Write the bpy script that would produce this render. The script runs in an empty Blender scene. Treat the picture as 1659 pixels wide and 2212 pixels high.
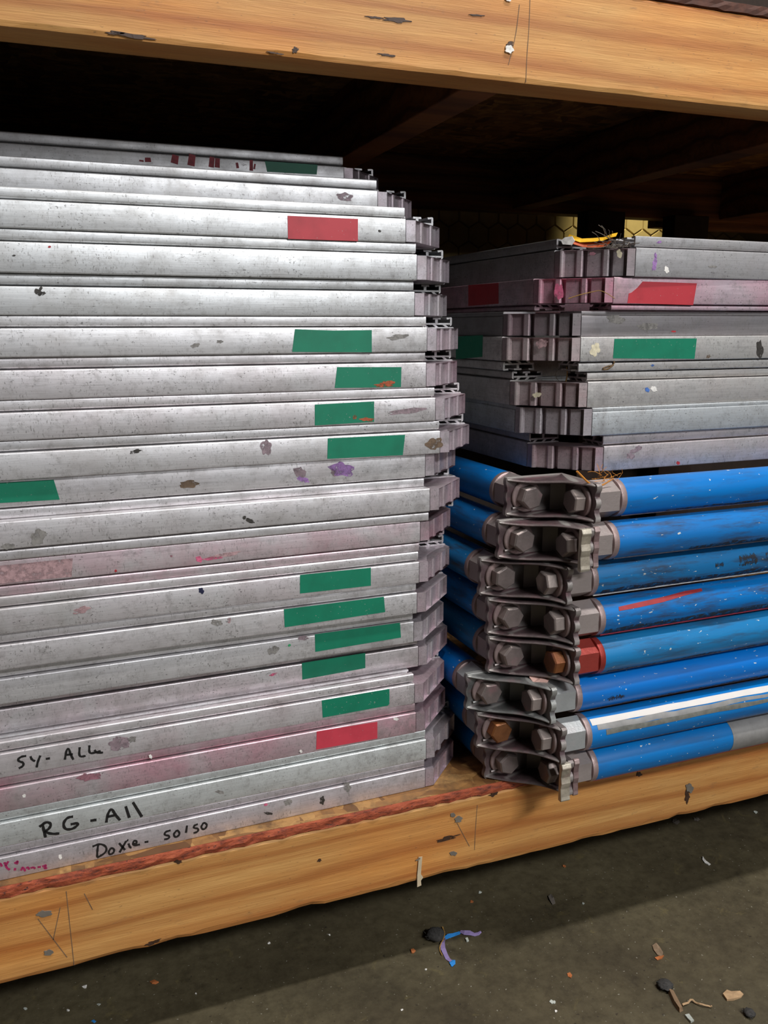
import bpy, math, random
from mathutils import Vector, Matrix
random.seed(7)
S = bpy.context.scene
COL = S.collection

# ------------------------------------------------------------------ camera
IW, IH, FPX = 1659.0, 2212.0, 1865.41
YAW, PIT, ROLL = 0.366733, 0.210350, -0.002591
CAM = Vector((0.0, -0.788897, 0.517172))
_F = Vector((math.sin(YAW)*math.cos(PIT), math.cos(YAW)*math.cos(PIT), -math.sin(PIT)))
_R0 = Vector((math.cos(YAW), -math.sin(YAW), 0)); _U0 = _R0.cross(_F)
_R = math.cos(ROLL)*_R0 + math.sin(ROLL)*_U0
_U = -math.sin(ROLL)*_R0 + math.cos(ROLL)*_U0
cd = bpy.data.cameras.new('camera'); co = bpy.data.objects.new('camera', cd); COL.objects.link(co)
co.matrix_world = Matrix(((_R.x, _U.x, -_F.x, CAM.x), (_R.y, _U.y, -_F.y, CAM.y), (_R.z, _U.z, -_F.z, CAM.z), (0, 0, 0, 1)))
cd.sensor_fit = 'VERTICAL'; cd.sensor_height = 36.0; cd.lens = FPX/IH*36.0; cd.clip_start = 0.02
S.camera = co

# ------------------------------------------------------------------ world, lamps, exposure
w = bpy.data.worlds.new('world'); S.world = w; w.use_nodes = True
w.node_tree.nodes['Background'].inputs[0].default_value = (0.72, 0.70, 0.66, 1)
w.node_tree.nodes['Background'].inputs[1].default_value = 0.012
def area(name, loc, target, sx, sy, power, col):
    l = bpy.data.lights.new(name, 'AREA'); l.shape = 'RECTANGLE'; l.size = sx; l.size_y = sy; l.energy = power; l.color = col
    o = bpy.data.objects.new(name, l); COL.objects.link(o); o.location = loc
    o.rotation_euler = (Vector(target)-Vector(loc)).to_track_quat('-Z', 'Y').to_euler()
    return o
area('ceiling_lamp_overhead', (0.95, -0.56, 2.45), (0.95, -0.50, -0.2), 1.2, 0.10, 45, (1.0, 0.98, 0.95))
area('ceiling_lamp_aisle', (1.25, -3.2, 2.70), (0.35, 0.0, 0.30), 1.2, 0.26, 106, (0.98, 0.99, 1.0))
area('low_front_fill', (1.5, -4.0, 1.40), (0.3, 0.0, 0.5), 1.6, 0.8, 26, (0.96, 0.98, 1.0))  # added soft fill from low in front; no doorway is known
sp = bpy.data.lights.new('lamp_behind_rack', 'SPOT'); sp.energy = 50; sp.color = (1.0, 0.88, 0.55); sp.spot_size = math.radians(27); sp.spot_blend = 0.6; sp.shadow_soft_size = 0.05
so = bpy.data.objects.new('lamp_behind_rack', sp); COL.objects.link(so); so.location = (1.43, 0.93, 1.45)
so.rotation_euler = (Vector((1.43, 1.2, 0.72))-so.location).to_track_quat('-Z', 'Y').to_euler()
vs = S.view_settings
vs.view_transform = 'Standard'; vs.look = 'None'; vs.gamma = 1.0; vs.use_curve_mapping = False; vs.exposure = 0.0

# ------------------------------------------------------------------ pixel -> place helpers
def ray(x, y): return (x-IW/2)/FPX*_R - (y-IH/2)/FPX*_U + _F
def on_plane(x, y, p0, n):
    d = ray(x, y); return CAM + d*((Vector(p0)-CAM).dot(n)/d.dot(n))
def on_y(x, y, Y): return on_plane(x, y, (0, Y, 0), Vector((0, 1, 0)))
def on_z(x, y, Z): return on_plane(x, y, (0, 0, Z), Vector((0, 0, 1)))

# ------------------------------------------------------------------ mesh helpers
class MB:
    def __init__(s): s.v = []; s.f = []
    def prism(s, a, b):
        n = len(a); o = len(s.v); s.v += [tuple(p) for p in a]+[tuple(p) for p in b]
        s.f.append(tuple(range(o, o+n))); s.f.append(tuple(range(o+2*n-1, o+n-1, -1)))
        for i in range(n): j = (i+1) % n; s.f.append((o+i, o+n+i, o+n+j, o+j))
        return s
    def box(s, x0, x1, y0, y1, z0, z1):
        return s.prism([(x0,y0,z0),(x1,y0,z0),(x1,y1,z0),(x0,y1,z0)], [(x0,y0,z1),(x1,y0,z1),(x1,y1,z1),(x0,y1,z1)])
    def rings(s, rings, cap=True):
        o = len(s.v); n = len(rings[0])
        for r in rings: s.v += [tuple(p) for p in r]
        for k in range(len(rings)-1):
            for i in range(n):
                j = (i+1) % n; s.f.append((o+k*n+i, o+k*n+j, o+(k+1)*n+j, o+(k+1)*n+i))
        if cap:
            s.f.append(tuple(range(o+n-1, o-1, -1))); e = o+(len(rings)-1)*n; s.f.append(tuple(range(e, e+n)))
        return s
    def lathe(s, p0, axis, prof, n=28, ang=0.0):
        ax = Vector(axis).normalized(); t = Vector((0,0,1)) if abs(ax.z) < .9 else Vector((1,0,0))
        a = ax.cross(t).normalized(); b = ax.cross(a); p0 = Vector(p0); R = []
        for h, r in prof:
            R.append([p0+ax*h+(a*math.cos(2*math.pi*i/n+ang)+b*math.sin(2*math.pi*i/n+ang))*r for i in range(n)])
        return s.rings(R)
    def tube(s, pts, r, n=6, taper=None):
        pts = [Vector(p) for p in pts]; R = []
        for i, p in enumerate(pts):
            d = (pts[min(i+1, len(pts)-1)]-pts[max(i-1, 0)]).normalized()
            t = Vector((0,0,1)) if abs(d.z) < .9 else Vector((1,0,0)); a = d.cross(t).normalized(); b = d.cross(a)
            rr = r if taper is None else r*(1+(taper-1)*i/max(1, len(pts)-1))
            R.append([p+(a*math.cos(2*math.pi*k/n)+b*math.sin(2*math.pi*k/n))*rr for k in range(n)])
        return s.rings(R)
    def mesh(s, name, mat=None, smooth=None):
        import bmesh
        m = bpy.data.meshes.new(name); m.from_pydata(s.v, [], s.f); m.update()
        bm = bmesh.new(); bm.from_mesh(m); bmesh.ops.recalc_face_normals(bm, faces=bm.faces); bm.to_mesh(m); bm.free()
        if mat: m.materials.append(mat)
        if smooth is not None:
            m.shade_smooth(); m.set_sharp_from_angle(angle=math.radians(smooth))
        return m
    def build(s, name, mat, parent=None, smooth=None):
        return put(name, s.mesh(name, mat, smooth), parent)
def put(name, mesh, parent=None, loc=None, rz=0.0, color=None):
    o = bpy.data.objects.new(name, mesh); COL.objects.link(o); o.parent = parent
    if loc is not None: o.location = loc
    if rz: o.rotation_euler[2] = rz
    if color is not None: o.color = color
    return o
def bevel(o, w, seg=2):
    m = o.modifiers.new('bevel', 'BEVEL'); m.width = w; m.segments = seg; m.limit_method = 'ANGLE'; m.angle_limit = math.radians(40); return o
def thing(name, label, cat, loc=(0,0,0), rz=0.0, group=None):
    o = bpy.data.objects.new(name, None); COL.objects.link(o); o.empty_display_size = .05
    o.location = loc; o.rotation_euler[2] = rz; return tag(o, label, cat, group)
def tag(o, label=None, cat=None, group=None, kind=None):
    if label: o['label'] = label
    if cat: o['category'] = cat
    if group: o['group'] = group
    if kind: o['kind'] = kind
    return o
def to_local(root, P):
    d = Vector(P)-Vector(root.location); c, s_ = math.cos(-root.rotation_euler[2]), math.sin(-root.rotation_euler[2])
    return Vector((c*d.x-s_*d.y, s_*d.x+c*d.y, d.z))
def slab(root, pts, n, thick, name, mat, parent=None, lift=0.0):
    """flat piece lying on a face: pts world, n = outward normal; parent meshes sit at the root's origin"""
    n = Vector(n).normalized()
    a = [to_local(root, Vector(p)+n*lift) if root else Vector(p)+n*lift for p in pts]
    b = [to_local(root, Vector(p)+n*(thick+lift)) if root else Vector(p)+n*(thick+lift) for p in pts]
    return MB().prism(a, b).build(name, mat, parent if parent else root)
def smooth_line(p, it=2):
    for _ in range(it):
        q = [p[0]]
        for a, b in zip(p, p[1:]):
            q += [(a[0]*.75+b[0]*.25, a[1]*.75+b[1]*.25), (a[0]*.25+b[0]*.75, a[1]*.25+b[1]*.75)]
        p = q+[p[-1]]
    return p
def strokes(root, lines, plane, width, mat, name, parent=None, thick=.00012, smooth=2):
    """pen strokes on a face; lines in photograph pixels, plane = (point, outward normal)"""
    p0, n = plane; n = Vector(n).normalized(); m = MB()
    for L in lines:
        wd = width
        if isinstance(L, tuple): wd, L = L
        if smooth and len(L) > 2: L = smooth_line(L, smooth)
        P = [on_plane(x, y, p0, n) for x, y in L]
        lf, rt = [], []
        for i, p in enumerate(P):
            d = (P[min(i+1, len(P)-1)]-P[max(i-1, 0)]).normalized(); sd = n.cross(d)*wd*.5*(1+.12*math.sin(i*1.7))
            lf.append(p+sd); rt.append(p-sd)
        for i in range(len(P)-1):
            q = [lf[i], lf[i+1], rt[i+1], rt[i]]
            cv = (lambda v: to_local(root, v)) if root else (lambda v: v)
            m.prism([cv(v+n*.00002) for v in q], [cv(v+n*thick) for v in q])
    return m.build(name, mat, parent if parent else root)
def blob_px(x, y, rx, ry, k=15, rough=.28, rot=0.0):
    out = []; k = max(k, 22) if max(rx, ry) > 5 else k; f1, f2 = random.uniform(0, 6), random.uniform(0, 6)
    for i in range(k):
        a = 2*math.pi*i/k; r = 1+rough*(.45*math.sin(2*a+f1)+.45*math.sin(5*a+f2)+random.uniform(-.4, .4))
        u, v = rx*r*math.cos(a), ry*r*math.sin(a)
        out.append((x+u*math.cos(rot)-v*math.sin(rot), y+u*math.sin(rot)+v*math.cos(rot)))
    return out

# ------------------------------------------------------------------ materials
def lin(r, g, b):
    f = lambda c: (c/255/12.92) if c/255 <= .04045 else ((c/255+.055)/1.055)**2.4
    return (f(r), f(g), f(b), 1)
class NT:
    def __init__(s, name):
        s.m = bpy.data.materials.new(name); s.m.use_nodes = True; s.t = s.m.node_tree; s.b = s.t.nodes['Principled BSDF']
    def n(s, typ, **kw):
        x = s.t.nodes.new(typ)
        for k, v in kw.items():
            if k.startswith('i_'):
                key = k[2:]; key = int(key) if key.isdigit() else key.replace('_', ' ')
                x.inputs[key].default_value = v
            else: setattr(x, k, v)
        return x
    def l(s, a, b): s.t.links.new(a, b)
    def coords(s, scale=(1,1,1), rnd=0.0):
        tc = s.n('ShaderNodeTexCoord'); mp = s.n('ShaderNodeMapping'); mp.inputs['Scale'].default_value = scale
        s.l(tc.outputs['Object'], mp.inputs['Vector'])
        if rnd:
            oi = s.n('ShaderNodeObjectInfo'); mu = s.n('ShaderNodeMath', operation='MULTIPLY', i_1=rnd); s.l(oi.outputs['Random'], mu.inputs[0])
            cb = s.n('ShaderNodeCombineXYZ')
            for i in range(3): s.l(mu.outputs[0], cb.inputs[i])
            s.l(cb.outputs[0], mp.inputs['Location'])
        return mp.outputs[0]
    def noise(s, vec, scale, detail=4, rough=.55, dist=0.0):
        x = s.n('ShaderNodeTexNoise', i_Scale=scale, i_Detail=detail, i_Roughness=rough, i_Distortion=dist); s.l(vec, x.inputs['Vector']); return x.outputs['Fac']
    def ramp(s, fac, stops, interp='LINEAR'):
        r = s.n('ShaderNodeValToRGB'); r.color_ramp.interpolation = interp; e = r.color_ramp.elements
        while len(e) < len(stops): e.new(.5)
        for q, (p, c) in zip(e, stops): q.position = p; q.color = c if len(c) == 4 else (*c, 1)
        s.l(fac, r.inputs[0]); return r.outputs[0]
    def step(s, fac, lo, hi): return s.ramp(fac, [(lo, (0,0,0,1)), (hi, (1,1,1,1))])
    def mix(s, fac, a, b, mode='MIX'):
        x = s.n('ShaderNodeMix', data_type='RGBA', blend_type=mode)
        for i, v in ((0, fac), (6, a), (7, b)):
            if isinstance(v, (int, float)): x.inputs[i].default_value = v
            elif isinstance(v, tuple): x.inputs[i].default_value = v
            else: s.l(v, x.inputs[i])
        return x.outputs[2]
    def mul(s, a, b):
        x = s.n('ShaderNodeMath', operation='MULTIPLY')
        for i, v in ((0, a), (1, b)):
            if isinstance(v, (int, float)): x.inputs[i].default_value = v
            else: s.l(v, x.inputs[i])
        return x.outputs[0]
    def bump(s, h, strength=.3, dist=.001):
        b = s.n('ShaderNodeBump', i_Strength=strength, i_Distance=dist); s.l(h, b.inputs['Height']); s.l(b.outputs[0], s.b.inputs['Normal'])
    def set(s, **kw):
        for k, v in kw.items():
            i = s.b.inputs[k.replace('_', ' ')]
            if isinstance(v, (int, float, tuple)): i.default_value = v
            else: s.l(v, i)
        return s.m
def plain(name, col, rough=.6, metal=0.0, var=.25, scale=60):
    t = NT(name); nz = t.noise(t.coords(rnd=9), scale, 5, .6)
    c2 = tuple(max(0, c*(1-var)) for c in col[:3])+(1,); c3 = tuple(min(1, c*(1+var)) for c in col[:3])+(1,)
    t.bump(nz, .25, .0006)
    return t.set(Base_Color=t.ramp(nz, [(.3, c2), (.7, c3)]), Roughness=rough, Metallic=metal)

def make_aluminium():
    t = NT('aluminium_worn'); oi = t.n('ShaderNodeObjectInfo')
    v = t.coords(rnd=31)
    long_ = t.noise(t.coords((3, 90, 90), rnd=17), 8, 3, .5)
    mott = t.noise(v, 26, 6, .65)
    base = t.mix(t.step(long_, .25, .75), (.80, .80, .80, 1), (1, 1, 1, 1))
    base = t.mix(1.0, oi.outputs['Color'], base, 'MULTIPLY')
    base = t.mix(t.mul(t.step(mott, .42, .74), .75), base, t.mix(1.0, base, (.60, .58, .56, 1), 'MULTIPLY'))
    fmt = t.step(t.noise(v, 120, 5, .75), .52, .68); base = t.mix(t.mul(fmt, .42), base, (.26, .25, .24, 1))
    # pink ink film, strength in the object's alpha
    ink = t.mul(t.step(t.noise(v, 15, 4, .6, .4), .30, .66), oi.outputs['Alpha'])
    base = t.mix(ink, base, t.mix(1.0, base, (.98, .60, .68, 1), 'MULTIPLY'))
    # little upright scratches and specks, patchy
    patch = t.step(t.noise(v, 21, 3, .6), .34, .58)
    tick = t.step(t.noise(t.coords((1, 1, .30), rnd=13), 820, 3, .6), .60, .68)
    base = t.mix(t.mul(t.mul(patch, tick), .68), base, (.16, .15, .14, 1))
    speck = t.step(t.noise(t.coords((.5, 1, 1), rnd=5), 620, 3, .6), .63, .69)
    spp = t.step(t.noise(v, 34, 2, .5), .36, .56)
    base = t.mix(t.mul(t.mul(speck, spp), .8), base, (.11, .10, .10, 1))
    grime = t.mul(t.step(t.noise(v, 9, 5, .7), .55, .80), .6)
    base = t.mix(grime, base, (.33, .30, .27, 1))
    tcg = t.n('ShaderNodeTexCoord'); sx = t.n('ShaderNodeSeparateXYZ'); t.l(tcg.outputs['Generated'], sx.inputs[0])
    ab = t.n('ShaderNodeMath', operation='SUBTRACT', i_1=.5); t.l(sx.outputs[0], ab.inputs[0]); ab2 = t.n('ShaderNodeMath', operation='ABSOLUTE'); t.l(ab.outputs[0], ab2.inputs[0])
    handled = t.mul(t.step(ab2.outputs[0], .33, .50), t.step(t.noise(v, 48, 6, .75), .46, .66))   # grubby where hands grip the corners
    base = t.mix(t.mul(handled, .6), base, (.24, .22, .22, 1))
    hs = t.step(t.noise(t.coords((.02, 1, 1), rnd=8), 700, 2, .5), .68, .72); base = t.mix(t.mul(t.mul(hs, spp), .35), base, (.2, .19, .19, 1))
    rgh = t.ramp(mott, [(.3, (.34,)*3), (.75, (.56,)*3)])
    t.bump(t.noise(t.coords((6, 200, 200), rnd=3), 10, 3), .10, .0004)
    return t.set(Base_Color=base, Roughness=rgh, Metallic=.6)
ALU = make_aluminium()

def make_pine(name, lo, mid, hi):
    t = NT(name); v = t.coords((1.1, 9, 9), rnd=7)
    wv = t.n('ShaderNodeTexWave', wave_type='BANDS', bands_direction='Z', i_Scale=1.1, i_Distortion=7.5, i_Detail=3.0, i_Detail_Scale=0.8); t.l(v, wv.inputs['Vector'])
    g = t.ramp(wv.outputs['Fac'], [(.0, hi), (.40, mid), (.78, mid), (1.0, lo)])
    fine = t.noise(t.coords((9, 320, 320), rnd=7), 3, 4, .6)
    g = t.mix(t.step(fine, .35, .75), g, t.mix(1.0, g, (.72, .66, .58, 1), 'MULTIPLY'))
    big = t.noise(t.coords((3, 8, 8), rnd=4), 2.2, 3, .5)
    g = t.mix(t.step(big, .40, .70), g, t.mix(1.0, g, (1.05, .86, .66, 1), 'MULTIPLY'))
    stk = t.noise(t.coords((1.6, 40, 40), rnd=9), 2.2, 4, .6, .8); g = t.mix(t.mul(t.step(stk, .48, .68), .6), g, lo)
    dirt = t.step(t.noise(t.coords((5, 16, 16), rnd=3), 5, 6, .75), .60, .78)
    g = t.mix(t.mul(dirt, .55), g, (.13, .085, .05, 1))
    dots = t.step(t.noise(t.coords((40, 130, 130), rnd=3), 5, 2, .5), .70, .76)
    g = t.mix(t.mul(dots, .5), g, (.10, .06, .03, 1))
    t.bump(fine, .35, .0008)
    return t.set(Base_Color=g, Roughness=.62)
PINE = make_pine('pine_board', lin(176, 116, 58), lin(200, 146, 82), lin(212, 160, 94))
PINE_DARK = make_pine('dark_pine', lin(90, 52, 25), lin(128, 82, 44), lin(146, 96, 54))  # darker brown pine for joists, rear beams and skids

def make_osb(name, c):
    t = NT(name); tc = t.coords((1, 1, 1)); wn = t.n('ShaderNodeTexNoise', i_Scale=14.0); t.l(tc, wn.inputs['Vector'])
    vv = t.mix(.03, tc, wn.outputs['Color'], 'ADD')
    cols = []
    for sc in ((22, 75, 20), (70, 26, 20)):
        mp = t.n('ShaderNodeMapping'); mp.inputs['Scale'].default_value = sc; mp.inputs['Rotation'].default_value = (0, 0, .35 if sc[0] < 50 else -.3); t.l(vv, mp.inputs['Vector'])
        vo = t.n('ShaderNodeTexVoronoi', i_Scale=1.0); t.l(mp.outputs[0], vo.inputs['Vector']); q = t.n('ShaderNodeSeparateColor'); t.l(vo.outputs['Color'], q.inputs[0]); cols.append(q)
    pick = t.n('ShaderNodeMath', operation='GREATER_THAN', i_1=.5); t.l(cols[0].outputs[1], pick.inputs[0])
    sep = t.n('ShaderNodeSeparateColor'); t.l(t.mix(pick.outputs[0], cols[0].outputs[0], cols[1].outputs[0]), sep.inputs[0])
    a, b, d = c
    g = t.ramp(sep.outputs[0], [(0, a), (.5, b), (1, d)])
    nz = t.noise(t.coords((1, 1, 1)), 60, 5, .7); g = t.mix(t.step(nz, .5, .75), g, a)
    ds = t.step(t.noise(t.coords(), 17, 5, .7), .52, .72); g = t.mix(t.mul(ds, .7), g, (.05, .035, .022, 1))
    t.bump(sep.outputs[0], .5, .0012)
    return t.set(Base_Color=g, Roughness=.6)
OSB = make_osb('strand_board', (lin(104, 68, 36), lin(152, 108, 60), lin(184, 140, 84)))
def make_red_edge():
    t = NT('red_painted_edge'); n1 = t.noise(t.coords((1, 3, 3)), 60, 5, .7)
    g = t.ramp(n1, [(.32, lin(80, 36, 22)), (.5, lin(152, 68, 38)), (.72, lin(178, 92, 56))])
    g = t.mix(t.step(t.noise(t.coords((1, 2, 2)), 170, 3, .6), .62, .7), g, lin(52, 30, 24))
    t.bump(n1, .8, .0025); return t.set(Base_Color=g, Roughness=.75)
RED_EDGE = make_red_edge()
POST_SHADE = plain('shaded_post', lin(52, 36, 26), .8, var=.3, scale=40)  # shade at the back of the rack put into the post colour
BLOCKER_DARK = plain('blocker_dark', lin(44, 32, 24), .8, var=.2)  # shade put into the colour so gaps between the tubes stay black
RED_OLD = plain('old_red_edge', lin(74, 40, 26), .8, var=.4, scale=90)
def make_concrete():
    t = NT('concrete_floor'); v = t.coords()
    n1 = t.noise(v, 5, 7, .65); n2 = t.noise(v, 70, 5, .7)
    g = t.ramp(n1, [(.30, lin(62, 55, 40)), (.55, lin(86, 78, 58)), (.75, lin(100, 92, 70))])
    g = t.mix(t.step(n2, .40, .70), g, t.mix(1.0, g, (.62, .60, .56, 1), 'MULTIPLY'))
    st = t.step(t.noise(v, 22, 6, .75), .58, .74); g = t.mix(t.mul(st, .65), g, lin(42, 36, 26))
    yl = t.step(t.noise(v, 33, 5, .7, .6), .62, .74); g = t.mix(t.mul(yl, .45), g, lin(116, 104, 66))
    sp_ = t.step(t.noise(v, 260, 2, .5), .70, .75); g = t.mix(t.mul(sp_, .6), g, lin(168, 164, 150))
    dk = t.step(t.noise(v, 180, 2, .5), .69, .74); g = t.mix(t.mul(dk, .7), g, lin(40, 34, 28))
    t.bump(n2, .3, .001); return t.set(Base_Color=g, Roughness=.55)
CONC = make_concrete()
def make_blue():
    t = NT('blue_enamel'); oi = t.n('ShaderNodeObjectInfo'); v = t.coords(rnd=23)
    g = t.mix(t.step(t.noise(t.coords((2, 20, 20), rnd=5), 5, 4, .6), .3, .8), oi.outputs['Color'], t.mix(1.0, oi.outputs['Color'], (.75, .88, .92, 1), 'MULTIPLY'))
    fl = t.step(t.noise(t.coords((.45, 1, 1), rnd=11), 300, 2, .5), .712, .742)
    g = t.mix(fl, g, (.62, .64, .62, 1))
    # rubbed-on grime in streaks along the tube, amount in the object's alpha
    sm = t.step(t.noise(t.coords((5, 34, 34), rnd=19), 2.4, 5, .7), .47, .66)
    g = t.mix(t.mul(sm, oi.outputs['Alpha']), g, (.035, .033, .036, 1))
    sc = t.step(t.noise(t.coords((6, 400, 400), rnd=2), 4, 3, .6), .70, .78)
    g = t.mix(t.mul(sc, .35), g, (.35, .37, .38, 1))
    t.bump(t.noise(v, 60, 4), .06, .0006)
    return t.set(Base_Color=g, Roughness=.36)
BLUE = make_blue()
def make_cast(name, body, edge):
    t = NT(name); v = t.coords(rnd=29); n1 = t.noise(v, 70, 6, .7)
    g = t.ramp(n1, [(.28, tuple(c*.55 for c in body[:3])+(1,)), (.55, body), (.8, tuple(min(1, c*1.45) for c in body[:3])+(1,))])
    pk = t.step(t.noise(v, 45, 4, .6), .55, .72); g = t.mix(t.mul(pk, .45), g, lin(140, 84, 96))
    rs = t.step(t.noise(v, 60, 5, .7), .64, .76); g = t.mix(t.mul(rs, .5), g, lin(112, 82, 50))
    ge = t.n('ShaderNodeNewGeometry'); pt = t.step(ge.outputs['Pointiness'], .525, .580)
    g = t.mix(t.mul(pt, .75), g, edge)
    t.bump(n1, .5, .0012)
    return t.set(Base_Color=g, Roughness=.42, Metallic=.45)
CAST = make_cast('cast_bracket', lin(96, 78, 80), lin(182, 178, 172))
CAST_GREY = make_cast('cast_bracket_zinc', lin(104, 104, 103), lin(186, 186, 182))
HEXM = make_cast('hex_coupling', lin(122, 104, 104), lin(168, 158, 154))
HEX_GREY = make_cast('hex_coupling_zinc', lin(122, 127, 130), lin(180, 182, 182))
BOLT = make_cast('bolt_steel', lin(96, 84, 84), lin(190, 176, 168))
BOLT_RUST = make_cast('bolt_rusty', lin(112, 72, 44), lin(168, 104, 56))
WASH = make_cast('washer_steel', lin(128, 104, 104), lin(186, 166, 162))
RED_PAINT = make_cast('red_painted_coupling', lin(150, 42, 38), lin(160, 66, 58))
CLIP = make_cast('bright_clip', lin(168, 158, 142), lin(214, 206, 190))
def tape(name, c, k=.10):
    t = NT(name); nz = t.noise(t.coords(rnd=41), 40, 4, .6)
    g = t.mix(t.step(nz, .45, .75), c, t.mix(1.0, c, (1-k*2, 1-k*2, 1-k*2, 1), 'MULTIPLY'))
    sp_ = t.step(t.noise(t.coords(rnd=11), 420, 2, .5), .70, .75); g = t.mix(t.mul(sp_, .5), g, (.35, .35, .33, 1))
    return t.set(Base_Color=g, Roughness=.5)
GREEN = tape('green_tape', lin(0, 118, 88)); RED = tape('red_tape', lin(178, 50, 60)); PINKRED = tape('faded_red_tape', lin(196, 60, 76))
INK_BLACK = plain('black_marker', lin(22, 20, 20), .5, var=.2); INK_MAG = plain('magenta_marker', lin(150, 34, 84), .6); INK_RED = plain('red_marker', lin(146, 30, 46), .55, var=.35, scale=300)
def blotch(name, col, lo=.36, hi=.52):
    m = plain(name, col, .6, var=.25, scale=200); t = NT.__new__(NT); t.m = m; t.t = m.node_tree; t.b = t.t.nodes['Principled BSDF']
    t.l(t.step(t.noise(t.coords(rnd=6), 150, 5, .75), lo, hi), t.b.inputs['Alpha']); return m
def C_(n, r, g, b, ro=.6, var=.25, sc=200):
    if n.startswith('stain_') and n not in ('stain_navy', 'stain_red') or n.startswith('orange_sm'): return blotch(n, lin(r, g, b))
    return plain(n, lin(r, g, b), ro, var=var, scale=sc)
ST = dict(dark=C_('stain_dark', 52, 48, 44), grey=C_('stain_grey', 132, 128, 124), brown=C_('stain_brown', 104, 84, 66), purple=C_('stain_purple', 150, 112, 168),
          mauve=C_('stain_mauve', 138, 120, 126), pink=C_('stain_pink', 200, 96, 128), navy=C_('stain_navy', 22, 26, 58), red=C_('stain_red', 160, 36, 44),
          white=C_('paint_white', 226, 222, 216), rose=C_('stain_rose', 170, 138, 140), blue=C_('stain_blue', 70, 110, 180), cream=C_('dried_cream', 206, 196, 168),
          maroon=C_('stain_maroon', 146, 100, 110), green=C_('stain_green', 60, 170, 110), orange=C_('orange_smear', 170, 84, 50))
BARK = blotch('bark_dark', lin(62, 38, 22), .30, .48); PENCIL = plain('pencil_line', lin(112, 88, 66), .8)
NAIL = plain('nail_grey', lin(126, 118, 108), .5, metal=.3); MASK = plain('masking_tape', lin(196, 178, 148), .7, var=.1)

# ------------------------------------------------------------------ the setting
FZ = -0.2
tag(MB().box(-2.5, 4.5, -3.2, 3.0, FZ-.05, FZ).build('floor', CONC), kind='structure')
WALLM = plain('painted_wall', lin(150, 132, 92), .8, var=.12, scale=30)
wb = tag(MB().box(-2.5, 4.5, 1.206, 1.26, FZ, 2.6).build('wall_back', WALLM), kind='structure')
HEXT = plain('hexagon_tile', lin(196, 176, 122), .7, var=.08, scale=40)
ff = .054; rr = ff/math.sqrt(3)
hm_ = MB().prism([(rr*.965*math.sin(math.pi/3*i), 0, rr*.965*math.cos(math.pi/3*i)) for i in range(6)],
                 [(rr*.91*math.sin(math.pi/3*i), -.004, rr*.91*math.cos(math.pi/3*i)) for i in range(6)]).mesh('tile', HEXT)
for j in range(8):
    for i in range(21):
        put('tile', hm_, wb, (0.72+ff*i+(ff/2 if j % 2 else 0), 1.2062, .60+j*rr*1.5))

# ------------------------------------------------------------------ wooden rack
ZU, BH, BT, OT = .7466, .089, .042, .0111
rack = thing('storage_rack', 'pine and strand board storage rack with red painted deck edge', 'shelf', (0, 0, FZ))
RZ = -FZ   # children are in rack-local coordinates: world z = local z + FZ
def rb(name, mat, x0, x1, y0, y1, z0, z1, bev=.0015, n=1):
    o = MB().box(x0, x1, y0, y1, z0+RZ, z1+RZ).build(name, mat, rack)
    return bevel(o, bev) if bev else o
def wavy_beam(name, mat, z0, z1, amp):
    """front plank with slightly uneven, waney lower edge"""
    m = MB(); R = []; n = 226; x0, x1 = -.80, 2.40
    for i in range(n+1):
        x = x0+(x1-x0)*i/n
        e = amp*(math.sin(x*37)*.5+math.sin(x*91+1)*.3+random.uniform(-.5, .5)); e2 = .0006*math.sin(x*53+2)
        R.append([(x, .0012+max(0, e)*.6, z0+RZ+max(0, e)*.5), (x, 0, z0+RZ+.0035+abs(e)), (x, 0, z1+RZ-.002+e2*.5), (x, .0015, z1+RZ), (x, BT, z1+RZ), (x, BT, z0+RZ)])
    m.rings(R); return m.build(name, mat, rack)
ub = wavy_beam('front_beam', PINE, ZU, ZU+BH, .0012)
lb = wavy_beam('front_beam', PINE, -.089, -.0003, .0030)
rb('deck_board', OSB, -.80, 2.40, .0025, .84, 0, OT, 0)
rb('deck_board', OSB, -.80, 2.40, .0025, .84, ZU+BH+.0003, ZU+BH+OT, 0)
def rough_edge(z, mat):
    m = MB(); R = []; n = 320
    for i in range(n+1):
        x = -.80+3.2*i/n; a, b = random.uniform(-.0012, .001), random.uniform(-.0012, .0008)
        R.append([(x, .0024, z+RZ+.0004), (x, -.0006+a, z+RZ+.0012+b), (x, -.0010+b, z+RZ+OT*.5), (x, -.0002+a, z+RZ+OT-.0012+b), (x, .0024, z+RZ+OT-.0002)])
    return m.rings(R).build('painted_edge', mat, rack)
rough_edge(0, RED_EDGE); rough_edge(ZU+BH+.0003, RED_OLD)
for X in (-.08, .4235, .905, 1.42, 1.95):
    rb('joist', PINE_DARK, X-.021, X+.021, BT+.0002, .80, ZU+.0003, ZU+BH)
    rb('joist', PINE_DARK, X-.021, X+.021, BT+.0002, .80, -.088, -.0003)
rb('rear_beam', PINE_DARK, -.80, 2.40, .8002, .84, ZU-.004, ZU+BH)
rb('back_blocker', BLOCKER_DARK, -.80, 2.40, .8402, .852, ZU+BH+.012, 2.1, 0)  # added, unseen: keeps the front lamps off the back wall
rb('back_blocker', BLOCKER_DARK, -.80, 2.40, .8402, .852, OT+.0005, .648, 0)  # added to hide the lit lower wall behind the frame gaps
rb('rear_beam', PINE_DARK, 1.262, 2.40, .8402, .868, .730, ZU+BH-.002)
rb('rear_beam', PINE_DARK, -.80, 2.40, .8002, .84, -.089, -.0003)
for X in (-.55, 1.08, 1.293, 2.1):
    rb('post', POST_SHADE, X-.0445, X+.0445, .76, .7998, OT+.0002, ZU)
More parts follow.
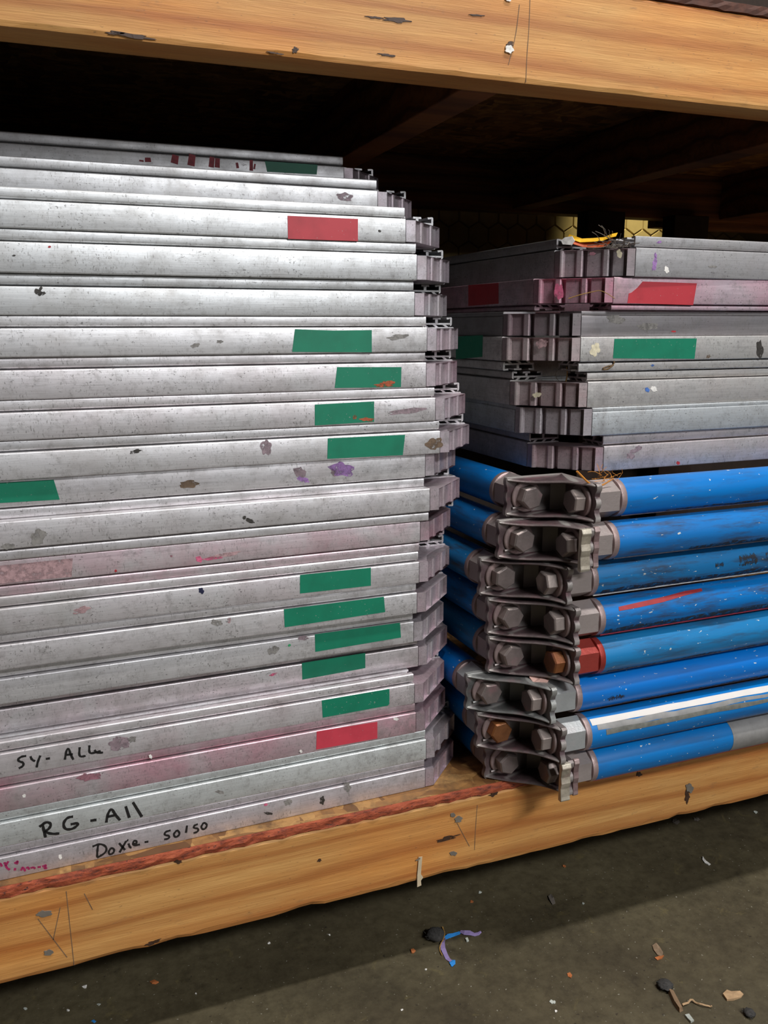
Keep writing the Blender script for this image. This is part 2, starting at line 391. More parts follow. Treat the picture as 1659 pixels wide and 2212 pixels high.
for X in (-.70, 2.30):
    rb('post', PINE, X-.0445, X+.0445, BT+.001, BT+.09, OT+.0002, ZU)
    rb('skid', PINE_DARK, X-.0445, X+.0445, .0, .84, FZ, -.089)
# marks on the two front beams (sub-parts of the beams)
FP = ((0, -.0001, 0), (0, -1, 0))
def beam_blob(beam, x, y, rx, ry, mat, name, thick=.0006, rot=0.0, rough=.3):
    return slab(rack, [on_plane(px, py, *map(Vector, FP)) for px, py in blob_px(x, y, rx, ry, 14, rough, rot)], (0, -1, 0), thick, name, mat, beam)
for x, y, rx, ry, r in ((855, 43, 28, 5, .12), (810, 38, 16, 2.5, .1), (637, 108, 7, 6, .5), (836, 119, 16, 3, .1), (595, 115, 16, 2, .15), (285, 77, 48, 4.5, .14), (250, 72, 20, 3, .1), (1030, 33, 14, 2, .1)):
    beam_blob(ub, x, y, rx, ry, BARK, 'bark_pocket', .0004, r, .45)
beam_blob(ub, 1099, 107, 8, 10, ST['white'], 'nail_head', .0016); beam_blob(ub, 1101, 96, 7, 6, BARK, 'bark_pocket', .001)
beam_blob(ub, 1097, 0, 6, 4, ST['white'], 'nail_head', .0012)
for x, y, rx, ry, r in ((990, 1769, 9, 6, -.3), (978, 1760, 5, 5, 0), (979, 1843, 7, 5, 0), (96, 1973, 17, 6, -.2), (105, 2057, 10, 6, 0), (1489, 1702, 8, 9, 0)):
    beam_blob(lb, x, y, rx, ry, NAIL, 'nail_head', .0009, r)
for x, y, rx, ry, r in ((966, 1811, 26, 3.5, -.25), (385, 1861, 9, 4, 0), (690, 1858, 5, 3, 0), (1066, 1716, 9, 4, -.2), (1380, 1672, 5, 6, 0), (1484, 1720, 6, 14, .2), (330, 2036, 16, 4, -.3)):
    beam_blob(lb, x, y, rx, ry, BARK, 'bark_pocket', .0003, r, .5)
strokes(rack, [[(1145, -10), (1143, 60), (1138, 120), (1136, 178)], [(1122, 10), (1114, 80), (1098, 140)]], FP, .0007, PENCIL, 'pencil_mark', ub)
strokes(rack, [[(143, 1925), (150, 1990), (160, 2085)], [(82, 1985), (145, 2068)], [(130, 1960), (115, 2030)], [(1031, 1739), (1027, 1790), (1025, 1836)], [(984, 1772), (1014, 1828)], [(182, 1930), (200, 1965)]], FP, .0007, PENCIL, 'pencil_mark', lb)
# hanging strip of tape stuck to the lower beam
tp = thing('tape_strip', 'torn strip of pale masking tape hanging from the lower beam', 'tape', on_y(905, 1880, -.0012))
slab(tp, [on_y(x, y, -.0012) for x, y in ((904, 1851), (912, 1850), (910, 1875), (909, 1888), (914, 1895), (909, 1902), (910, 1912), (901, 1916), (901, 1890), (903, 1870))], (0, -1, 0), .0004, 'strip', MASK)
slab(tp, [on_y(x, y, -.0016) for x, y in ((898, 1858), (907, 1852), (908, 1855), (899, 1860))], (0, -1, 0), .0005, 'staple', NAIL)

# ------------------------------------------------------------------ aluminium screen frames
FL, CH = .011, .050; BE = FL+CH       # bracket: flat + chamfer
FW, FD, RW = .787, .584, .042         # frame width, depth, rail width
def arc_rect(d0, d1, z0, z1, r=(.0012,)*4):
    out = []
    for (cx, cz, sx, sz, a0), q in zip(((d0, z0, 1, 1, 180), (d1, z0, -1, 1, 270), (d1, z1, -1, -1, 0), (d0, z1, 1, -1, 90)), r):
        if q <= 0: out.append((cx, cz)); continue
        for k in range(4):
            a = math.radians(a0+30*k); out.append((cx+sx*q+q*math.cos(a), cz+sz*q+q*math.sin(a)))
    return out
_rail = {}
def rail_mesh(L, H, hm, flip, ledge=True):
    key = (round(L, 4), round(H, 4), round(hm, 4), flip, ledge)
    if key in _rail: return _rail[key]
    polys = []
    if ledge:
        zl = hm+.0026
        polys.append(arc_rect(0, RW, 0, hm, (.0012, .0012, .0012, .0012)))
        for d in (.0065, .0185, .0305):
            polys.append([(d, hm-.0002), (d+.0035, hm-.0002), (d+.0075, zl+.0003), (d+.004, zl+.0003)])
        s = .0024
        polys.append(arc_rect(s, s+.0022, hm+.0011, H, (.0021, .0001, .0006, .0014)))
        polys.append([(s+.002, zl), (RW-.0005, zl), (RW-.0005, zl+.0018), (s+.002, zl+.0018)])
        polys.append([(s+.002, H-.0017), (s+.0062, H-.0024), (s+.0066, H-.0004), (s+.002, H)])
        polys.append([(.0195, zl+.0016), (.0225, zl+.0016), (.0225, H-.0016), (.0195, H-.0016)])
        polys.append([(.0160, H-.0022), (.0255, H-.0022), (.0255, H-.0003), (.0165, H-.0003)])
        polys.append([(RW-.0025, zl+.0016), (RW-.0005, zl+.0016), (RW-.0005, H), (RW-.0025, H)])
        polys.append([(RW-.0075, H-.0022), (RW-.002, H-.0018), (RW-.002, H), (RW-.0072, H-.0004)])
    else:
        polys.append(arc_rect(0, RW, 0, H-.0046)); polys.append(arc_rect(.0007, RW-.0007, H-.0048, H))
    m = MB()
    for p in polys:
        if flip: p = [(d, H-z) for d, z in p][::-1]
        m.prism([(0, d, z) for d, z in p], [(L, d, z) for d, z in p])
    _rail[key] = m.mesh('rail', ALU, 35); return _rail[key]
_br = {}
def bracket_mesh(hb, z0):
    key = (round(hb, 4), round(z0, 4))
    if key in _br: return _br[key]
    D = CH*math.sqrt(2); q = math.sqrt(.5)
    prof = [(0, 0), (.0004, -.0060), (.0034, -.0062), (.0040, -.0030), (.0150, -.0030), (.0154, -.0100), (.0188, -.0100), (.0192, -.0016), (.0205, -.0004), (.0245, -.0004), (.0258, -.0016),
            (.0264, -.0034), (.0420, -.0034), (.0424, -.0105), (.0462, -.0105), (.0466, -.0016), (.0480, -.0004), (.0525, -.0004), (.0538, -.0016), (.0544, -.0034), (.0660, -.0034), (.0672, -.0010), (.0690, -.0002), (D, 0)]
    BQ = BE-.0007
    out = [(BQ, .0003), (CH, .0003)]
    for s_, n in prof:
        bx, by = CH-s_*q, s_*q
        out.append((bx-n*q+.0002, by-n*q+.0002))
    out += [(.0003, CH), (.0003, BQ), (RW-.001, BQ), (BQ, RW-.001)]
    m = MB().prism([(x, y, z0) for x, y in out], [(x, y, z0+hb) for x, y in out])
    _br[key] = m.mesh('corner_bracket', ALU); return _br[key]
class Frame: pass
def screen_frame(label, side, X_end, Yf, zb, H, hm, flip, tint, pink, rz, group, ledge=True, tint_br=None):
    """side -1: visible corner is front right (frame runs to -x); +1: visible corner is front left"""
    c, s_ = math.cos(rz), math.sin(rz)
    ax = X_end+BE*(1 if side < 0 else -1)
    root = thing('screen_frame', label, 'screen frame', (ax, Yf, zb), rz, group)
    ox = -FW if side < 0 else 0.0
    col = (*tint, pink); colb = (*(tint_br or (tint[0]*.80, tint[1]*.76, tint[2]*.80)), min(1, pink+.4))
    z0, hb = (.0010, hm-.0022)
    if flip: z0 = H-hm+.0012
    for L, loc, a in ((FW-2*BE, (ox+BE, 0, 0), 0), (FD-2*BE, (ox+FW, BE, 0), math.pi/2), (FW-2*BE, (ox+FW-BE, FD, 0), math.pi), (FD-2*BE, (ox, FD-BE, 0), -math.pi/2)):
        put('rail', rail_mesh(L, H, hm, flip, ledge), root, loc, a, col)
    for loc, a in (((ox, 0, 0), 0), ((ox+FW, 0, 0), math.pi/2), ((ox+FW, FD, 0), math.pi), ((ox, FD, 0), -math.pi/2)):
        put('corner_bracket', bracket_mesh(hb, z0), root, loc, a, colb)
    F = Frame(); F.root = root; F.plane = ((ax, Yf, zb), Vector((s_, -c, 0))); F.ledge_plane = (Vector((ax, Yf, zb))-Vector((s_, -c, 0))*.0024, F.plane[1])
    F.side_plane = ((ax, Yf, zb), Vector((-c, -s_, 0)) if side > 0 else Vector((c, s_, 0)))
    return F
def stick(F, quad, mat, name='tape_label', plane=None, lift=.0, thick=.00025, label=None):
    p0, n = plane or F.plane
    o = slab(F.root, [on_plane(x, y, Vector(p0), n) for x, y in quad], n, thick, name, mat, lift=lift+.00003)
    if label: o['label'] = label
    return o
def spot(F, x, y, rx, ry, mat, rot=0.0, plane=None, rough=.3, name='paint_stain'):
    return stick(F, blob_px(x, y, rx, ry, 15, rough, rot), ST[mat], name, plane, thick=.00015)

LROT = .022375; LY0 = .013695
ZT = {1: .6990, 2: .6650, 3: .6307, 4: .5978, 5: .5623, 6: .5280, 7: .4932, 8: .4575, 9: .4232, 10: .3888, 11: .3538, 12: .3186, 13: .2855, 14: .2515, 15: .2175, 16: .1830, 17: .1485, 18: .1141, 19: .0798, 20: .0450, 21: .0111}
XE = {1: (742, 345), 2: (815, 400), 3: (876, 490), 4: (900, 575), 5: (895, 655), 6: (922, 735), 7: (920, 815), 8: (940, 890), 9: (950, 965), 10: (918, 1010), 11: (928, 1080), 12: (907, 1160), 13: (905, 1240), 14: (900, 1310), 15: (893, 1380), 16: (903, 1410), 17: (895, 1490), 18: (898, 1560), 19: (920, 1620), 20: (918, 1680)}
YO = {1: .135, 2: .062, 10: .005, 11: -.004, 15: .006, 16: .019, 4: -.001, 5: .001, 7: .001, 13: -.001}
G1 = 'screen frames in the tall stack'
W_, Gm, Lt = (.76, .75, .765), (.54, .54, .55), (.68, .69, .70)  # W_ lifted to make up for weaker light lower in the stack; same metal
LS = {  # tint, pink, label
 1: (Gm, .05, 'aluminium screen frame topping the tall stack, red marker strokes beside short green tape'),
 2: (Gm, .0, 'untaped dull aluminium screen frame second from the top of the tall stack'),
 3: (Lt, .0, 'bright aluminium screen frame with a red tape label high in the tall stack'),
 4: (Lt, .0, 'bright untaped aluminium frame directly under the red-taped frame of the tall stack'),
 5: (Lt, .0, 'clean aluminium screen frame with a dark ink blot near its rail middle'),
 6: (W_, .0, 'aluminium screen frame, topmost of the four green-taped ones mid tall stack'),
 7: (W_, .12, 'aluminium screen frame whose green tape has an orange smear along its bottom edge'),
 8: (W_, .12, 'aluminium screen frame whose green tape carries two small orange smudges'),
 9: (W_, .05, 'aluminium screen frame with long green tape and brown crust at the rail end'),
 10: (W_, .1, 'upside-down aluminium screen frame with two purple ink blots and far green tape'),
 11: (W_, .1, 'upside-down untaped aluminium frame under the purple-blotted one, grey spots on rail'),
 12: (W_, .75, 'upside-down aluminium frame stained pink with a brown patch of tape residue'),
 13: (W_, .2, 'aluminium frame with a navy ink drop and green tape below the pink-stained frame'),
 14: (W_, .1, 'aluminium screen frame carrying the longest green tape label of the tall stack'),
 15: (W_, .05, 'aluminium screen frame with long green tape and a grey thumb-sized smudge before it'),
 16: (W_, .3, 'set-back aluminium frame with short green tape above the frame lettered SY- ALL'),
 17: (W_, .25, 'aluminium screen frame hand-lettered SY- ALL in black with green tape'),
 18: ((.70, .64, .67), .9, 'mauve-stained aluminium screen frame with a red tape label low in the tall stack'),
 19: ((.76, .79, .79), .0, 'aluminium screen frame hand-lettered RG - All in black marker'),
 20: ((.70, .67, .70), .15, 'bottom aluminium screen frame of the tall stack lettered Doxie- 50/50'),
}
LF = {}
for k in range(1, 21):
    y0 = LY0+YO.get(k, random.uniform(-.0008, .0008)); n = Vector((-math.sin(LROT), math.cos(LROT), 0))
    P = on_plane(*XE[k], (0, y0, 0), n)
    tint, pink, lab = LS[k]; H = ZT[k]-ZT[k+1]-.0002
    Xe = P.x; Yf = y0+math.tan(LROT)*(Xe+BE)
    LF[k] = screen_frame(lab, -1, Xe, Yf, ZT[k+1]+.0001, H, H-.0104, k in (10, 11, 12), tint, pink, LROT, G1)
for k, q, m in ((1, ((572, 348), (686, 356), (684, 377), (577, 371)), GREEN), (3, ((621, 466), (773, 473), (773, 521), (622, 516)), RED), (6, ((637, 711), (720, 714), (803, 713), (803, 761), (631, 760)), GREEN),
    (7, ((728, 793), (867, 793), (866, 836), (723, 838)), GREEN), (8, ((680, 874), (808, 867), (808, 911), (680, 919)), GREEN), (9, ((708, 947), (875, 939), (870, 983), (707, 991)), GREEN),
    (10, ((-60, 1046), (116, 1036), (129, 1079), (-60, 1090)), GREEN), (13, ((648, 1242), (801, 1226), (801, 1265), (648, 1282)), GREEN), (14, ((613, 1316), (829, 1289), (832, 1322), (615, 1355)), GREEN),
    (15, ((680, 1370), (864, 1345), (866, 1377), (681, 1408)), GREEN), (16, ((652, 1432), (789, 1410), (789, 1443), (653, 1468)), GREEN), (17, ((695, 1513), (841, 1488), (841, 1520), (838, 1524), (697, 1550)), GREEN), (18, ((684, 1580), (815, 1559), (815, 1595), (683, 1619)), PINKRED)):
    stick(LF[k], q, m, label='green tape' if m is GREEN else 'red tape')
for k, x, y, rx, ry, m, r in ((4, 107, 533, 3, 2.5, 'red', 0), (4, 30, 552, 4, 2, 'dark', 0), (5, 83, 631, 9, 7, 'dark', .2), (5, 92, 634, 8, 3, 'dark', -.2), (5, 88, 623, 5, 3, 'dark', -.8), (6, 422, 746, 9, 5, 'grey', -.3), (6, 475, 738, 6, 4, 'grey', 0), (6, 860, 728, 24, 5, 'grey', -.1),
    (9, 293, 975, 13, 4, 'dark', -.15), (9, 575, 966, 11, 18, 'mauve', .2), (9, 938, 958, 17, 13, 'brown', 0), (10, 408, 1046, 22, 8, 'brown', 0), (10, 648, 1020, 13, 11, 'mauve', 0), (10, 655, 1036, 14, 5, 'purple', .4), (10, 738, 1014, 24, 16, 'purple', 0), (10, 722, 1020, 8, 8, 'mauve', 0),
    (8, 880, 888, 38, 6, 'mauve', -.15), (13, 435, 1276, 6, 6, 'navy', .4), (12, 430, 1208, 8, 6, 'pink', .2), (12, 480, 1200, 34, 5, 'rose', -.2), (12, 460, 1206, 22, 3, 'pink', -.15), (11, 82, 1160, 16, 17, 'grey', 0), (11, 18, 1180, 14, 7, 'grey', 0), (11, 540, 1125, 9, 5, 'dark', .3), (11, 528, 1118, 4, 4, 'dark', .3),
    (17, 258, 1606, 26, 13, 'mauve', -.15), (17, 285, 1597, 8, 7, 'grey', 0), (18, 193, 1678, 24, 9, 'maroon', -.1), (18, 325, 1634, 4, 4, 'white', 0), (18, 52, 1719, 4, 3.5, 'white', 0), (18, 743, 1593, 3.5, 3.5, 'white', 0), (18, 650, 1623, 3, 3, 'white', 0), (18, 855, 1553, 6, 3, 'white', .3),
    (20, 130, 1851, 4, 5, 'white', 0), (20, 574, 1738, 4, 3, 'pink', 0), (20, 696, 1729, 6, 8, 'dark', 0), (20, 750, 1700, 8, 10, 'grey', 0), (20, 580, 1757, 9, 3, 'dark', .2), (20, 622, 1733, 8, 7, 'grey', 0), (15, 590, 1405, 12, 9, 'grey', -.5), (15, 625, 1394, 3, 3, 'green', 0), (15, 655, 1378, 12, 5, 'mauve', .1), (16, 590, 1457, 8, 3, 'pink', -.3),
    (14, 468, 1345, 13, 6, 'grey', 0), (14, 495, 1340, 4, 6, 'rose', .3), (2, 745, 425, 16, 10, 'mauve', .2), (3, 820, 499, 3, 3, 'dark', 0), (13, 176, 1318, 18, 7, 'rose', -.2), (19, 475, 1711, 8, 4, 'grey', .3), (12, 370, 1201, 2.5, 2.5, 'maroon', 0), (12, 250, 1233, 3, 2.5, 'red', 0)):
    spot(LF[k], x, y, rx, ry, m, r)
for x, y, rx, ry in ((830, 831, 22, 4.5), (838, 826, 12, 4)): stick(LF[7], blob_px(x, y, rx, ry, 14, .4, -.03), ST['orange'], 'paint_stain', lift=.00025, thick=.0001)
for x, y, rx, ry in ((766, 901, 4, 5), (792, 906, 13, 4)): stick(LF[8], blob_px(x, y, rx, ry, 14, .4, -.03), ST['orange'], 'paint_stain', lift=.00025, thick=.0001)
stick(LF[12], ((-40, 1226), (60, 1216), (157, 1206), (155, 1246), (60, 1254), (-40, 1266)), ST['rose'], 'tape_residue', thick=.0001)
def z5(L, ox=0, oy=1350, s=2.9625): return [(x/s+ox, y/s+oy) for x, y in L]
strokes(LF[17].root, [z5(l) for l in ([(168,838),(135,842),(112,862),(125,874),(150,880),(150,902),(120,918)], [(195,840),(203,862),(225,872)], [(258,835),(240,880),(235,912)], [(293,857),(320,853)],
    [(415,862),(425,800),(440,788),(452,830),(470,862)], [(418,832),(466,827)], [(510,782),(505,845),(548,838)], [(572,770),(570,824),(612,816),(645,806)], [(604,800),(622,820),(660,816)])], LF[17].plane, .0021, INK_BLACK, 'marker_writing')
strokes(LF[19].root, [z5(l) for l in ([(272,1272),(280,1315),(292,1360)], [(252,1292),(296,1258),(330,1272),(312,1308),(282,1322)], [(282,1322),(330,1338),(380,1334)],
    [(468,1226),(430,1232),(403,1270),(415,1308),(460,1308),(496,1284),(500,1266),(452,1276)], [(578,1253),(618,1247)], [(680,1265),(690,1205),(714,1172),(735,1210),(768,1250)], [(688,1228),(748,1214)], [(804,1160),(828,1234)], [(850,1134),(908,1228)])], LF[19].plane, .0026, INK_BLACK, 'marker_writing')
strokes(LF[20].root, [z5(l) for l in ([(628,1408),(622,1450),(622,1488)], [(592,1418),(640,1398),(682,1418),(680,1455),(622,1490)], [(708,1430),(692,1455),(706,1472),(732,1452),(728,1430),(706,1428)], [(762,1396),(800,1440)], [(808,1382),(765,1456)],
    [(822,1398),(832,1425),(842,1424)], [(812,1376),(820,1380)], [(850,1400),(876,1400),(872,1378),(852,1384),(852,1414),(896,1404)], [(925,1390),(950,1386)], [(1092,1314),(1056,1324),(1052,1345),(1085,1348),(1080,1368),(1050,1372)],
    [(1132,1314),(1108,1340),(1124,1362),(1152,1340),(1142,1318),(1130,1314)], [(1197,1283),(1190,1330)], [(1266,1274),(1240,1285),(1240,1300),(1270,1302),(1266,1324),(1238,1332)], [(1302,1266),(1284,1295),(1304,1313),(1327,1285),(1316,1268),(1300,1266)])], LF[20].plane, .0021, INK_BLACK, 'marker_writing')
strokes(LF[20].root, [z5(l) for l in ([(-12,1536),(4,1524),(12,1546)], [(28,1518),(45,1558),(64,1566)], [(54,1512),(34,1542)], [(92,1526),(118,1508),(106,1532)], [(97,1555),(95,1571)], [(135,1572),(146,1545),(162,1576)], [(166,1556),(182,1550),(186,1566)],
    [(195,1556),(215,1550),(226,1560)], [(240,1550),(262,1548)], [(270,1546),(300,1534),(280,1560),(302,1554)])], LF[20].plane, .0020, INK_MAG, 'marker_writing')
strokes(LF[1].root, [(wd, z5(l, 0, 250)) for wd, l in ((.004, [(905,283),(905,294)]), (.0055, [(945,268),(948,296)]), (.0066, [(1124,252),(1115,306)]), (.0066, [(1231,248),(1222,320)]), (.005, [(1358,263),(1352,330)]), (.0048, [(1392,272),(1390,332)]), (.0026, [(1515,300),(1522,336)]), (.0034, [(1608,283),(1608,352)]), (.0018, [(1632,308),(1626,342)]))], LF[1].plane, .005, INK_RED, 'marker_writing', smooth=0)

# ---- shorter stack resting on the blue roller frames
G2 = 'screen frames stacked on the blue roller frames'
RB_ = [.6112, .5690, .5350, .5072, .4702, .4318, .4010, .3608]
RXE = [1376, 1327, 1257, 1255, 1270, 1280, 1305]
RYM = [565, 630, 695, 750, 850, 910, 985]
RYF = [-.003, .0015, .011, .004, .005, .003, .004]
RRZ = [.035, .020, .010, .006, .008, .006, .010]
RHM = [.0300, .0275, .0268, .0262, .0278, .030, .0280]
RS = [((.56, .56, .57), .10, 'tall-railed grey aluminium frame with purple ink dabs, topmost on the blue frames', False, True),
      ((.80, .66, .73), .8, 'pink-stained upside-down aluminium frame with torn red tape above the blue frames', True, True),
      ((.34, .33, .34), .15, 'dull dark grey aluminium frame without tape between pink frame and green-taped frame', False, False),
      ((.67, .66, .64), .10, 'upside-down aluminium frame with green tape and a fibre knot under its rail', True, True),
      ((.67, .66, .64), .10, 'scuffed aluminium frame with a pale paint swipe, no tape, above the clean smooth frame', False, True),
      ((.66, .69, .71), .0, 'clean smooth pale aluminium frame without tape or stains above the blue frames', False, False),
      ((.66, .63, .64), .25, 'scratched aluminium screen frame lying directly on the topmost blue roller frame', False, True)]
RF = []
for i in range(7):
    tint, pink, lab, flip, ledge = RS[i]
    P = on_y(RXE[i], RYM[i], RYF[i]); H = RB_[i]-RB_[i+1]-.0002-.0010*(i in (2, 4))
    RF.append(screen_frame(lab, 1, P.x, RYF[i], RB_[i+1]+.0001, H, RHM[i] if ledge else H-.0012*(i == 2), flip, tint, pink, RRZ[i], G2, ledge, (tint[0]*.86, tint[1]*.78, tint[2]*.80)))
stick(RF[1], ((1388, 608), (1505, 612), (1497, 659), (1355, 655), (1358, 634), (1364, 632), (1377, 621)), RED, label='torn red tape')
stick(RF[1], ((1012, 616), (1077, 611), (1077, 656), (1012, 661)), RED, plane=RF[1].side_plane, label='red tape')
stick(RF[3], ((1327, 732), (1505, 731), (1500, 775), (1324, 774)), GREEN, label='green tape')
stick(RF[3], ((985, 727), (1043, 724), (1042, 771), (985, 776)), GREEN, plane=RF[3].side_plane, label='green tape')
for i, x, y, rx, ry, m, r in ((0, 1414, 570, 5, 14, 'purple', .1), (0, 1416, 552, 3, 6, 'purple', 0), (0, 1440, 583, 5, 7, 'white', 0), (0, 1539, 576, 9, 2.5, 'grey', .1), (3, 1641, 755, 7, 20, 'dark', .05), (3, 1398, 738, 5, 3, 'dark', 0), (3, 1530, 770, 5, 3, 'brown', -.6), (4, 1412, 840, 8, 5, 'white', .6), (4, 1398, 842, 5, 5, 'blue', .6), (6, 1370, 974, 12, 4, 'mauve', -.3), (6, 1380, 967, 6, 5, 'mauve', 0), (6, 1465, 1000, 4, 3.5, 'red', 0), (6, 1362, 985, 8, 7, 'mauve', 0), (2, 1330, 690, 18, 10, 'grey', 0), (2, 1400, 705, 24, 7, 'grey', 0), (2, 1455, 716, 5, 2, 'red', 0), (3, 1285, 755, 10, 14, 'cream', 0)):
    spot(RF[i], x, y, rx, ry, m, r)
for x, y, rx, ry, m in ((1424, 523, 5, 3, 'purple'),): spot(RF[0], x, y, rx, ry, m, -.4, plane=RF[0].ledge_plane)
for x, y, rx, ry, m in ((1455, 794, 9, 4, 'grey'), (1410, 790, 3, 3, 'blue')): spot(RF[3], x, y, rx, ry, m, 0, plane=RF[3].ledge_plane)
# ink on the chamfered corner pieces
def cham_plane(F):
    a = F.root.rotation_euler[2]; n = Vector((-math.sqrt(.5), -math.sqrt(.5), 0)); n = Matrix.Rotation(a, 3, 'Z') @ n
    return (Vector(F.root.location)-n*(-CH*math.sqrt(.5)-.0000)*1.0*-1 if False else Vector(F.root.location)-n*(CH*math.sqrt(.5)-.0030), n)
for i, x, y, rx, ry, m in ((0, 1280, 548, 6, 4, 'maroon'), (0, 1338, 548, 6, 9, 'cream'), (1, 1207, 630, 9, 20, 'pink'), (3, 1170, 742, 12, 10, 'rose'), (4, 1160, 853, 9, 6, 'cream')):
    spot(RF[i], x, y, rx, ry, m, 0, plane=cham_plane(RF[i]))

# ------------------------------------------------------------------ blue roller frames
TR, EP, HW, BP = .0203, .044, .0215, .0437
ZC0 = OT+.0219
BD = [  # axis Y, plate X, yaw, blue tint, grime, label
 (-.0315, .5152, .012, (.0, .170, .520), .35, 'topmost blue roller frame, fibre tuft at its corner and a clean bright tube'),
 (-.0407, .5018, .010, (.008, .165, .480), .75, 'blue roller frame with a bright curled clip, second below the aluminium frames'),
 (-.0260, .4889, .018, (.010, .170, .420), .85, 'blue roller frame with a pale spline and sooty flecked tube'),
 (-.0330, .4957, .020, (.0, .160, .490), .80, 'blue roller frame with a red marker stroke drawn along its tube'),
 (-.0357, .4962, .016, (.010, .185, .430), .55, 'blue roller frame with a red painted coupling'),
 (-.0283, .4736, .004, (.0, .160, .560), .20, 'bright blue roller frame with zinc-grey bracket and white scratches'),
 (-.0368, .4826, .0, (.0, .175, .520), .30, 'blue roller frame with a white strip and scraped grey band along its tube'),
 (-.0313, .4968, .0, (.0, .160, .470), .25, 'bottom blue roller frame resting on the deck, bare grey section on its tube'),
]
def outline_plate(u0, u1, hz, du=1):
    """plate outline (u along plate, z): u0 inner corner, u1 free end with knobbed edge"""
    e = [(0, -hz), (.0006, -hz), (.003, -hz*.90), (.0032, -hz*.70), (.0004, -hz*.50), (-.0004, -hz*.33), (.0022, -hz*.18), (.0032, 0), (.0022, hz*.18), (-.0004, hz*.33), (.0004, hz*.50), (.0032, hz*.70), (.003, hz*.90), (.0006, hz), (0, hz)]
    return [(u0, -hz)]+[(u1+du*d, z) for d, z in e]+[(u0, hz)]
def bracket_casting(name, mat, root):
    """local origin: crossing of the two tube axes; plates at x=+EP (normal -x) and y=+EP (normal -y)"""
    m = MB(); hz = BP/2-.0008; T = .0065
    a = outline_plate(EP+T, -HW, hz, -1)
    m.prism([(EP, u, z) for u, z in a], [(EP+T, u, z) for u, z in a])
    a = outline_plate(EP, -HW, hz, -.5)
    m.prism([(u, EP, z) for u, z in a], [(u, EP+T, z) for u, z in a])
    # webs above and below between the two plates, with a sagging concave front edge
    n = 16
    for sg in (1, -1):
        R = []
        for i in range(n+1):
            t = i/n; fx, fy = -HW+(EP+HW)*t, EP+(-HW-EP)*t
            bow = .0045*math.sin(math.pi*t); fx += bow*.75; fy += bow*.75
            sag = .0012*math.sin(2*math.pi*t) if sg > 0 else -.0014*math.sin(2*math.pi*t)
            zt = sg*hz-(sg*.0 + (sag+.0006 if sg > 0 else -sag-.0006)); tk = .0040
            ex, ey = max(fx, EP-.0*t), EP+.003
            za, zb_ = (zt, zt-tk) if sg > 0 else (zt+tk, zt)
            R.append([(fx, fy, za-.0008), (fx-.0008, fy-.0008, (za+zb_)/2), (fx, fy, zb_+.0008), (fx+.002, fy+.002, zb_), (EP+.003, EP+.003, zb_) if True else (ex, ey, zb_), (EP+.003, EP+.003, za), (fx+.002, fy+.002, za)])
        m.rings(R)
    # fillet in the re-entrant corner and pads behind the plates
    m.prism([(EP, EP-.012, -hz+.003), (EP, EP, -hz+.003), (EP-.012, EP, -hz+.003)], [(EP, EP-.012, hz-.003), (EP, EP, hz-.003), (EP-.012, EP, hz-.003)])
    # raised rib under each bolt
    for sgn in (1,):
        m.tube([(-HW+.006, EP-.0015, -hz+.0085), (-.002, EP-.003, -hz+.0105), (.012, EP-.006, -hz+.0135)], .0018, 6)
    o = m.build(name, mat, root, 40); return bevel(o, .0008, 2)
def hexhead(root, p, axis, mat, ang, parent=None):
    m = MB(); m.lathe(p, axis, [(0, .0132), (.0110, .0132), (.0128, .0117)], 6, ang)
    o = m.build('bolt', mat, root); bevel(o, .0005, 2)
    w_ = MB().lathe(Vector(p)-Vector(axis)*.0032, axis, [(0, .0176), (.0024, .0176), (.0032, .0168)], 32).build('washer', WASH, o, 40)
    return o
BF = []
